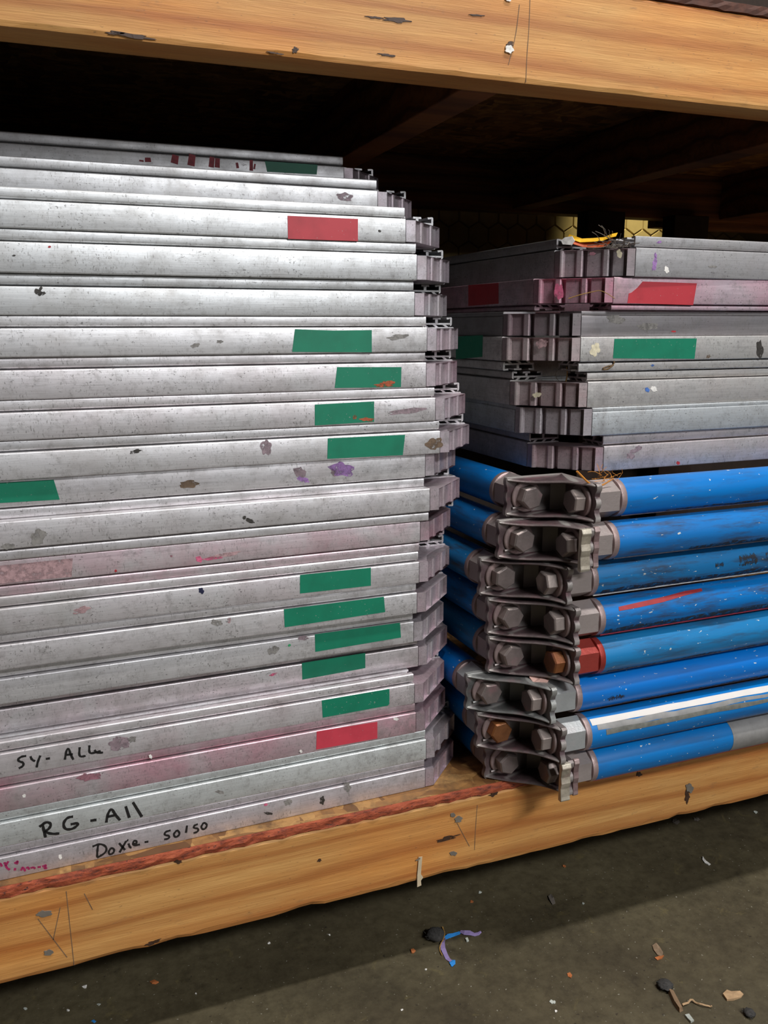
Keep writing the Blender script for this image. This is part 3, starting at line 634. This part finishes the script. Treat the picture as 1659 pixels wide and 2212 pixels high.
for k, (yf, xB, yaw, tint, grime, lab) in enumerate(BD):
    zc = ZC0+(7-k)*BP
    root = thing('roller_frame', lab, 'roller frame', (xB-EP, yf, zc-BP/2+.0004), yaw, 'blue roller frames')
    off = Vector((0, 0, BP/2-.0004)); BF.append(root)
    # children share a pivot at the axis height
    grey = k in (5,)
    def P(o): o.location = off; return o
    P(bracket_casting('corner_bracket', CAST_GREY if grey else CAST, root))
    rust = k in (4, 6)
    P(hexhead(root, (.001, EP-.0032, .0), (0, -1, 0), BOLT_RUST if k == 6 else BOLT, random.uniform(0, 1)))
    P(hexhead(root, (EP-.0032, .001, -.0005), (-1, 0, 0), BOLT_RUST if rust and k == 4 else BOLT, random.uniform(0, 1)))
    xs_ = EP+.0066
    hx = HEX_GREY if k in (5, 6) else HEXM
    P(MB().lathe((xs_, 0, 0), (1, 0, 0), [(0, .0208), (.0275, .0208), (.0285, .0200)], 6, math.pi/6).build('hex_coupling', RED_PAINT if k == 4 else hx, root))
    P(MB().lathe((0, xs_, 0), (0, 1, 0), [(0, .0208), (.0275, .0208), (.0285, .0200)], 6, math.pi/6).build('hex_coupling', hx, root))
    P(MB().lathe((xs_+.028, 0, 0), (1, 0, 0), [(0, .0185), (.001, .0203), (.0065, .0206), (.0075, .0203)], 40).build('collar', WASH if k != 4 else RED_PAINT, root, 40))
    P(MB().lathe((0, xs_+.028, 0), (0, 1, 0), [(0, .0185), (.001, .0203), (.0065, .0206), (.0075, .0203)], 40).build('collar', WASH, root, 40))
    tm = MB()
    tm.lathe((0, 0, 0), (1, 0, 0), [(0, TR), (.70, TR)], 48)
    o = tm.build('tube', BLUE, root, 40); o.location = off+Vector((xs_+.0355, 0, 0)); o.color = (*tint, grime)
    tm = MB(); tm.lathe((0, 0, 0), (1, 0, 0), [(0, TR), (.50, TR)], 48)
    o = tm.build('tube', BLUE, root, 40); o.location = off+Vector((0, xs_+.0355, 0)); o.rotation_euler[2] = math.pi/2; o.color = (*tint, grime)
    # spline cord seated low on the front of the tube
    sm = {2: ST['white'], 3: PINKRED, 7: PINKRED}.get(k, C_('spline_grey', 112, 104, 112) if k == 0 else bpy.data.materials['spline_grey'])
    a = math.radians(-66)
    P(MB().tube([(xs_+.037, -TR*math.cos(a), TR*math.sin(a)), (xs_+.73, -TR*math.cos(a), TR*math.sin(a))], .0013 if k in (2, 3) else .0008, 8).build('spline', sm, root, 40))
    if k in (1, 7):   # bright curled clip on the free end of the plate
        m = MB(); hz = BP/2
        prof = [(-.0005, hz+.0005), (-.0055, hz+.0005), (-.0075, hz-.004), (-.0062, hz-.007), (-.0052, hz*.3), (-.0068, 0), (-.0052, -hz*.3), (-.0062, -hz+.006), (-.0072, -hz+.002), (-.0055, -hz-.001+(.001 if k == 7 else 0)), (-.0005, -hz+.0002)]
        for x0, x1 in ((EP-.0125, EP-.0008),):
            m.prism([(x0, -HW+u-.0025, z) for u, z in prof], [(x1, -HW+u-.0025, z) for u, z in prof])
        P(bevel(m.build('clip', CLIP, root), .0008))
        m2 = MB(); m2.prism([(EP+.0068, -HW+u*.8+.002, z*.98) for u, z in prof], [(EP+.0135, -HW+u*.8+.002, z*.98) for u, z in prof]); P(bevel(m2.build('clip', WASH, root), .0008))
# features on tube surfaces: curved bands following the tube
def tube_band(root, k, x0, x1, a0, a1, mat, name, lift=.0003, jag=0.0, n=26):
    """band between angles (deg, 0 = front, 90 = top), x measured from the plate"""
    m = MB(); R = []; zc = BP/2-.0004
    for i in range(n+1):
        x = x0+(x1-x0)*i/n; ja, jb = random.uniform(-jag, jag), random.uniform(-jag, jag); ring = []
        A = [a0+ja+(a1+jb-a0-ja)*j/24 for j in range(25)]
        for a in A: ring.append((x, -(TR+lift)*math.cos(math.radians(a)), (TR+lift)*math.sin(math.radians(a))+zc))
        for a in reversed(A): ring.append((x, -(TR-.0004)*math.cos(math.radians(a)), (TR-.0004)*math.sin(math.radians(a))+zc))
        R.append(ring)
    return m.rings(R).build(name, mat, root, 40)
WHITE_STRIP = plain('white_strip', lin(214, 208, 202), .5, var=.04); GREYBAND = plain('scraped_grey', lin(104, 104, 98), .5, var=.25, scale=120); BAREGREY = plain('bare_tube', lin(140, 138, 136), .45, metal=.3, var=.2, scale=50)
tube_band(BF[6], 6, EP+.044, EP+.73, 41, 62, WHITE_STRIP, 'white_strip', .0004, 1.2)
tube_band(BF[6], 6, EP+.050, EP+.73, 22, 39, BAREGREY, 'scraped_band', .0002, 5.0)
tube_band(BF[6], 6, EP+.060, EP+.73, 6, 21, GREYBAND, 'scraped_band', .0003, 2.0)
tube_band(BF[7], 7, EP+.232, EP+.42, -45, 120, BAREGREY, 'bare_section', .0003, 0.0, 10)
# red marker stroke on the fourth blue tube
def on_tube(root, x, y):
    zc = root.location.z+BP/2-.0004; yw = root.rotation_euler[2]; d = ray(x, y)
    c, s_ = math.cos(-yw), math.sin(-yw); o = CAM-Vector(root.location); o = Vector((c*o.x-s_*o.y, s_*o.x+c*o.y, CAM.z-zc)); d = Vector((c*d.x-s_*d.y, s_*d.x+c*d.y, d.z))
    A = d.y**2+d.z**2; B = 2*(o.y*d.y+o.z*d.z); Cc = o.y**2+o.z**2-TR**2; q = B*B-4*A*Cc
    t = (-B-math.sqrt(max(q, 0)))/(2*A); p = o+d*t; nrm = Vector((0, p.y, p.z)).normalized()
    return p+Vector((0, 0, BP/2-.0004)), nrm
def tube_poly(root, pts, name, mat, lift=.0003):
    """strip: pairs of pixels (upper, lower) along the tube"""
    m = MB(); R = []
    for (ux, uy), (lx, ly) in pts:
        a, na = on_tube(root, ux, uy); b, nb = on_tube(root, lx, ly); c, nc = on_tube(root, (ux+lx)/2, (uy+ly)/2)
        R.append([a+na*lift, c+nc*lift, b+nb*lift, b-nb*.0004, c-nc*.0004, a-na*.0004])
    return m.rings(R).build(name, mat, root)
MARK_RED = plain('red_paint_pen', lin(150, 40, 44), .5, var=.2)
tube_poly(BF[3], [((1336, 1311), (1337, 1320)), ((1380, 1301), (1381, 1312)), ((1430, 1290), (1431, 1301)), ((1480, 1277), (1481, 1286)), ((1515, 1271), (1517, 1277))], 'marker_stroke', MARK_RED)
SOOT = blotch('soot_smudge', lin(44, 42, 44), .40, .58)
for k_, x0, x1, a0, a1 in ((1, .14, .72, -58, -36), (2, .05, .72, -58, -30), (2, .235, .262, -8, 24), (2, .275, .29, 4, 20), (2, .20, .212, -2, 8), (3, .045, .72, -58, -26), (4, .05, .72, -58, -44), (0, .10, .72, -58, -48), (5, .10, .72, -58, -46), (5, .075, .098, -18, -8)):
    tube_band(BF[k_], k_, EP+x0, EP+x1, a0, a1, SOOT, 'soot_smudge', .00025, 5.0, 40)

# ------------------------------------------------------------------ loose bits on the stacks
YEL = plain('yellow_mesh', lin(226, 172, 30), .6, var=.1); ORG = plain('orange_strip', lin(176, 74, 26), .6, var=.15); FIB = plain('tan_fibre', lin(160, 122, 62), .8); FIBO = plain('orange_fibre', lin(190, 122, 40), .8)
LINT = plain('grey_lint', lin(96, 88, 80), .9, var=.3); BROWN = plain('brown_fibre', lin(108, 84, 56), .9)
rt = RF[0]; zt1 = RB_[1]+.0001+RHM[0]-.0004     # top of the top frame's corner bracket
def corner_at(F, u, v, z):   # u, v from the frame's apex in its own axes
    a = F.root.rotation_euler[2]; p = F.root.location
    return Vector((p.x+u*math.cos(a)-v*math.sin(a), p.y+u*math.sin(a)+v*math.cos(a), z))
ys_ = thing('mesh_strip', 'torn yellow mesh strip with orange tape on the topmost frame corner', 'fabric strip', corner_at(rt, .04, .035, zt1))
def ribbon(root, pts, wv, mat, name, th=.0004):
    m = MB(); R = []
    for i, p in enumerate(pts):
        wv_ = Vector(wv[i] if isinstance(wv, list) else wv)
        p = Vector(p); a, b = to_local(root, p), to_local(root, p+wv_); u = Vector((0, 0, th))
        R.append([a, b, b+u, a+u])
    return m.rings(R).build(name, mat, root)
n45 = Vector((.7, .7, 0)); t45 = Vector((.7, -.7, 0))
base = corner_at(rt, .004, .052, zt1)
ribbon(ys_, [base+t45*s_+n45*.004+Vector((0, 0, h)) for s_, h in ((.004, .0125), (.010, .0105), (.018, .0075), (.030, .0075), (.042, .0080), (.050, .011), (.056, .012))], n45*.010+Vector((0, 0, .0045)), YEL, 'yellow_mesh')
ribbon(ys_, [base+t45*s_+n45*.002+Vector((0, 0, h)) for s_, h in ((.004, .0085), (.012, .0055), (.022, .0022), (.036, .0010), (.046, .0020), (.052, .007))], n45*.006+Vector((0, 0, .0055)), ORG, 'orange_tape')
slab(ys_, [base+t45*.002+n45*.002+Vector((0, 0, z))+t45*d for d, z in ((-.002, .006), (.008, .005), (.011, .009), (.008, .014), (.0, .013), (-.004, .010))], (-.7, -.7, 0), .002, 'white_plug', ST['white'])
def fuzz(name, label, cat, center, size, n, mat, r=.00025, flat=.5):
    o = MB(); c = Vector(center)
    for i in range(n):
        p = Vector((random.uniform(-1, 1), random.uniform(-1, 1), random.uniform(0, 1)*flat))*size*.5; pts = [p]
        d = Vector((random.uniform(-1, 1), random.uniform(-1, 1), random.uniform(-.4, .5))).normalized()
        for j in range(4):
            d = (d+Vector((random.uniform(-.7, .7), random.uniform(-.7, .7), random.uniform(-.4, .4)))).normalized(); q = pts[-1]+d*size*.22
            q.z = max(q.z, r*.6); pts.append(q)
        o.tube(pts, r, 4)
    ob = o.build(name, mat); ob.location = c; return tag(ob, label, cat)
lint_o = fuzz('lint_tuft', 'grey lint tuft in the corner of the topmost grey frame', 'lint', corner_at(rt, .046, .022, zt1+.0003), .028, 34, LINT, .0004, .55)
fuzz('fibre_tuft', 'orange fibre tuft on top of the uppermost blue coupling', 'fibre', on_plane(1312, 1036, (0, -.03, 0), Vector((0, 1, 0)))+Vector((0, 0, -.0005)), .019, 20, FIBO, .00024, .6)
fs = MB().tube([on_y(x, y, -.045) for x, y in ((1246, 1018), (1268, 1040), (1288, 1055), (1300, 1062), (1306, 1074))], .0012, 6, .4)
fs.tube([on_y(x, y, -.044) for x, y in ((1288, 1054), (1305, 1046), (1325, 1034))], .0011, 6, .5)
tag(fs.build('orange_strand', FIBO), 'orange strand draped over the uppermost blue bracket', 'fibre')
def px_tube(name, label, pts, Y, r, mat, cat='fibre', taper=.6):
    p0, n = Y if isinstance(Y, tuple) else ((0, Y, 0), Vector((0, 1, 0)))
    return tag(MB().tube([on_plane(x, y, Vector(p0), n) for x, y in smooth_line(pts, 2)], r, 6, taper).build(name, mat), label, cat)
cp = cham_plane(RF[1]); cpf = (Vector(cp[0])+cp[1]*.0042, cp[1])
px_tube('straw', 'thin straw stuck across the corner of the pink frame', [(1228, 645), (1255, 636), (1282, 630), (1296, 627), (1312, 634), (1328, 645)], cpf, .0006, FIB)
px_tube('fibre_knot', 'brown fibre knot hanging below green tape of the flipped frame', [(1325, 776), (1327, 786), (1318, 794), (1308, 799), (1300, 797), (1312, 791), (1324, 789)], (Vector(RF[3].ledge_plane[0])+RF[3].ledge_plane[1]*.0012, RF[3].ledge_plane[1]), .0011, BROWN)
px_tube('curled_fibre', 'curled fibre sticking out of the dark corner under the green-taped frame', [(1222, 826), (1226, 808), (1224, 792)], RYF[4]+.03, .0008, FIB)
px_tube('wire_loop', 'thin loop of wire in the dark corner under the green-taped frame', [(1219, 794), (1206, 797), (1199, 808), (1203, 820), (1213, 825)], RYF[4]+.032, .0004, LINT)
# pink paper scraps on the zinc bracket
pz = BF[5].location.z+BP-.0020
def scrap(name, label, cat, pts, zf, mat, th=.0006, group=None):
    m = MB(); a = [on_z(x, y, zf) for x, y in pts]
    return tag(m.prism(a, [p+Vector((0, 0, th)) for p in a]).build(name, mat), label, cat, group)
PAPER = plain('pink_paper', lin(222, 178, 166), .8, var=.12)
def crumple(name, label, cat, pts, zf, mat, lift=.003, group=None):
    c = on_z(sum(p[0] for p in pts)/len(pts), sum(p[1] for p in pts)/len(pts), zf); m = MB()
    P = [on_z(x, y, zf) for x, y in pts]; n = len(P)
    up = [p+Vector((0, 0, random.uniform(.2, 1)*lift)) for p in P]; cc = c+Vector((0, 0, lift*.7))
    o = len(m.v); m.v += [tuple(p+Vector((0, 0, .0003))) for p in P]; m.v += [tuple(p) for p in up]
    m.v.append(tuple(cc)); m.v.append(tuple(c+Vector((0, 0, .0002))))
    for i in range(n):
        j = (i+1) % n; m.f += [(o+i, o+j, o+n+j, o+n+i), (o+n+i, o+n+j, o+2*n), (o+j, o+i, o+2*n+1)]
    return tag(m.build(name, mat), label, cat, group)
crumple('paper_scrap', 'crumpled pink paper scrap lying on the zinc-grey bracket', 'paper', [(1143, 1468), (1150, 1461), (1162, 1464), (1172, 1460), (1176, 1466), (1186, 1470), (1182, 1476), (1166, 1475), (1152, 1476)], pz, PAPER, .004)
crumple('yellow_crumb', 'yellow crumb lodged behind the brackets of the blue frames', 'crumb', [(1030, 1318), (1036, 1322), (1045, 1334), (1048, 1342), (1040, 1338), (1032, 1326)], ZC0+4*BP-BP/2+.001, YEL, .002)

# ------------------------------------------------------------------ litter on the concrete
LEAF = plain('dry_leaf', lin(176, 144, 108), .8, var=.15, scale=150); LEAFB = plain('brown_leaf', lin(128, 106, 84), .8, var=.2, scale=150); DUST = plain('dark_dust', lin(54, 52, 50), .95, var=.5, scale=400)
LILAC = plain('lilac_paint', lin(146, 128, 176), .6, var=.1); BLUEP = plain('blue_paint', lin(50, 140, 220), .5, var=.1); CHIP = plain('pale_chip', lin(176, 180, 172), .6); ORGF = plain('orange_flake', lin(168, 98, 52), .7); WOODB = plain('wood_bit', lin(130, 104, 78), .8)
def lump(name, label, cat, x, y, r, mat, sq=.6):
    c = on_z(x, y, FZ); m = MB(); R = []; nl, ns = 9, 16
    for i in range(nl+1):
        a = -math.pi/2+math.pi*i/nl; ring = []
        for j in range(ns):
            b = 2*math.pi*j/ns; q = r*(1+random.uniform(-.16, .16)) if 0 < i < nl else r*.3
            ring.append((q*max(.12, math.cos(a))*math.cos(b), q*max(.12, math.cos(a))*math.sin(b), r*sq+r*sq*.98*math.sin(a)))
        R.append(ring)
    m.rings(R); 
    for i in range(16):
        a = random.uniform(0, 6.28); b = random.uniform(.1, 1.2); p = Vector((math.cos(a)*math.cos(b), math.sin(a)*math.cos(b), math.sin(b)*sq+sq*.6))*r*.9
        m.tube([p, p*1.15+Vector((random.uniform(-.2, .2), random.uniform(-.2, .2), 0))*r, p*1.3+Vector((random.uniform(-.5, .5), random.uniform(-.5, .5), -.1))*r], .0003, 4)
    o = m.build(name, mat, None, 80); o.location = c; return tag(o, label, cat)
lump('dust_ball', 'round dark dust ball on the concrete beside the lilac paint peel', 'dust ball', 940, 2028, .0105, DUST)
pp = thing('paint_peel', 'curled lilac and blue paint peel on the concrete beside the dust ball', 'paint peel', on_z(965, 2045, FZ))
def peel(pts, wd, mat, name):
    m = MB(); R = []
    for i, (x, y) in enumerate(pts):
        p = on_z(x, y, FZ); d = (on_z(*pts[min(i+1, len(pts)-1)], FZ)-on_z(*pts[max(i-1, 0)], FZ)).normalized(); sd = Vector((-d.y, d.x, 0))*wd[i]*.5
        z = Vector((0, 0, .0015+.0012*math.sin(i*1.3))); u = Vector((0, 0, .0005))
        q = [p+sd+z, p-sd+z*.5, p-sd+z*.5+u, p+sd+z+u]; R.append([to_local(pp, v) for v in q])
    m.rings(R).build(name, mat, pp)
peel([(994, 2014), (1003, 2018), (1015, 2018), (1025, 2020), (1033, 2018), (1039, 2015)], [.003, .006, .0065, .005, .0045, .002], LILAC, 'lilac_strip')
peel([(961, 2029), (970, 2025), (980, 2022), (990, 2017), (995, 2014)], [.0035, .0055, .004, .004, .003], BLUEP, 'blue_strip')
peel([(961, 2029), (956, 2040), (957, 2052), (962, 2062), (967, 2072), (974, 2079)], [.0025, .005, .0055, .005, .005, .003], LILAC, 'lilac_strip')
peel([(973, 2078), (977, 2081), (978, 2085), (976, 2089)], [.003, .0075, .006, .0015], BLUEP, 'blue_strip')
px_f = lambda name, label, pts, r, mat, cat='fibre': tag(MB().tube([on_z(x, y, FZ)+Vector((0, 0, r*(1+2*random.random()))) for x, y in smooth_line(pts, 1)], r, 6, .7).build(name, mat), label, cat)
px_f('fibre_thread', 'tan thread on the concrete curling around the dust ball', [(956, 2005), (961, 2018), (958, 2032), (952, 2042), (949, 2054), (955, 2066)], .0009, FIB)
crumple('dry_leaf', 'pale dry leaf scrap on the open concrete floor', 'leaf', [(1561, 2151), (1570, 2140), (1580, 2144), (1598, 2143), (1606, 2149), (1601, 2156), (1585, 2162), (1570, 2163)], FZ, LEAF, .004)
crumple('leaf_fragment', 'brown leaf fragment with a rusty curl on the concrete', 'leaf', [(1409, 2044), (1417, 2041), (1425, 2047), (1432, 2062), (1430, 2068), (1420, 2064), (1412, 2054)], FZ, LEAFB, .004)
crumple('rust_flake', 'small rusty flake on the concrete beside the brown leaf fragment', 'flake', [(1414, 2070), (1424, 2066), (1434, 2066), (1430, 2072), (1420, 2075)], FZ, ORGF, .002)
lump('dust_clump', 'dark dust clump on the concrete at the end of the wood splinter', 'dust clump', 1436, 2134, .0085, DUST, .45)
wsp = MB().prism([on_z(x, y, FZ)+Vector((0, 0, .0003)) for x, y in ((1442, 2142), (1456, 2148), (1476, 2184), (1468, 2188), (1454, 2170))], [on_z(x, y, FZ)+Vector((0, 0, .0052)) for x, y in ((1444, 2143), (1454, 2148), (1473, 2184), (1467, 2186), (1456, 2170))])
tag(wsp.build('wood_splinter', WOODB), 'grey-brown wood splinter lying on the concrete by a dust clump', 'wood splinter')
px_f('dry_twig', 'thin dry twig on the concrete touching the wood splinter', [(1474, 2174), (1484, 2170), (1493, 2164), (1503, 2169), (1514, 2175), (1526, 2176), (1537, 2178)], .0012, LEAF, 'twig')
crumple('pale_chip', 'pale grey chip on the concrete near the wood splinter', 'chip', [(1479, 2196), (1488, 2194), (1496, 2201), (1499, 2207), (1492, 2211), (1486, 2204)], FZ, CHIP, .003)
lump('dark_pellet', 'black pellet with a white thread on the concrete', 'pellet', 1618, 2193, .0062, DUST, .5)
px_f('white_thread', 'short white thread lying over the black pellet', [(1610, 2190), (1620, 2191), (1631, 2195)], .0006, ST['white'])
crumple('white_curl', 'white curled shaving in the rack shadow on the concrete', 'shaving', [(1518, 1852), (1521, 1855), (1526, 1862), (1535, 1868), (1531, 1870), (1522, 1865), (1517, 1858)], FZ, ST['white'], .002)
crumple('dust_scrap', 'grey dust scrap at the edge of the rack shadow', 'dust scrap', [(1184, 1938), (1190, 1932), (1196, 1942), (1200, 1952), (1193, 1955), (1187, 1946)], FZ, LINT, .003)
crumple('orange_flake', 'orange flake on the lit concrete', 'flake', [(1225, 2104), (1231, 2102), (1236, 2108), (1233, 2114), (1227, 2110)], FZ, ORGF, .0015)
crumple('tan_flake', 'tan flake on the concrete under the rack beam', 'flake', [(323, 2121), (333, 2117), (343, 2123), (336, 2127), (328, 2126)], FZ, ORGF, .002)
crumple('blue_chip', 'tiny blue paint chip on the concrete', 'chip', [(197, 2206), (203, 2203), (208, 2207), (203, 2211)], FZ, BLUEP, .0008)
crumple('brown_crumb', 'brown crumb on the concrete left of nothing but dust', 'crumb', [(887, 2053), (893, 2050), (898, 2055), (894, 2060), (889, 2060)], FZ, ORGF, .002)['label'] = 'brown crumb on the concrete close to the dust ball'
crumple('gravel_chip', 'pale gravel chip on the concrete near the lilac paint peel', 'chip', [(1005, 2030), (1010, 2028), (1013, 2034), (1008, 2036)], FZ, CHIP, .003)
for i, (x, y, r, m) in enumerate(((183, 2132, 5, ST['white']), (147, 2183, 3.5, ST['white']), (213, 2170, 4, CHIP), (581, 2038, 3, ST['white']), (712, 2020, 2.5, ST['white']), (423, 2147, 2, ST['white']), (1037, 1928, 3.5, CHIP), (1219, 1872, 3.5, ORGF), (1019, 1948, 4, ORGF), (1260, 1952, 3, CHIP), (920, 2095, 2.5, ST['white']), (1194, 2165, 6, CHIP), (868, 2182, 3, ST['white']), (1201, 2185, 3, ST['white']), (55, 2180, 4, CHIP), (1632, 1755, 4, CHIP), (1460, 1775, 8, LINT), (1505, 1770, 6, LINT))):
    crumple('floor_crumb', {'paint_white': 'tiny white crumb', 'pale_chip': 'tiny grey stone crumb', 'orange_flake': 'tiny orange crumb', 'grey_lint': 'grey lint fluff'}[m.name]+(' lying loose on the concrete floor' if m is not LINT else ' on the concrete right under the rack beam'), 'crumb', blob_px(x, y, r, r*.7, 8, .3), FZ, m, .0012, 'crumbs on the concrete')
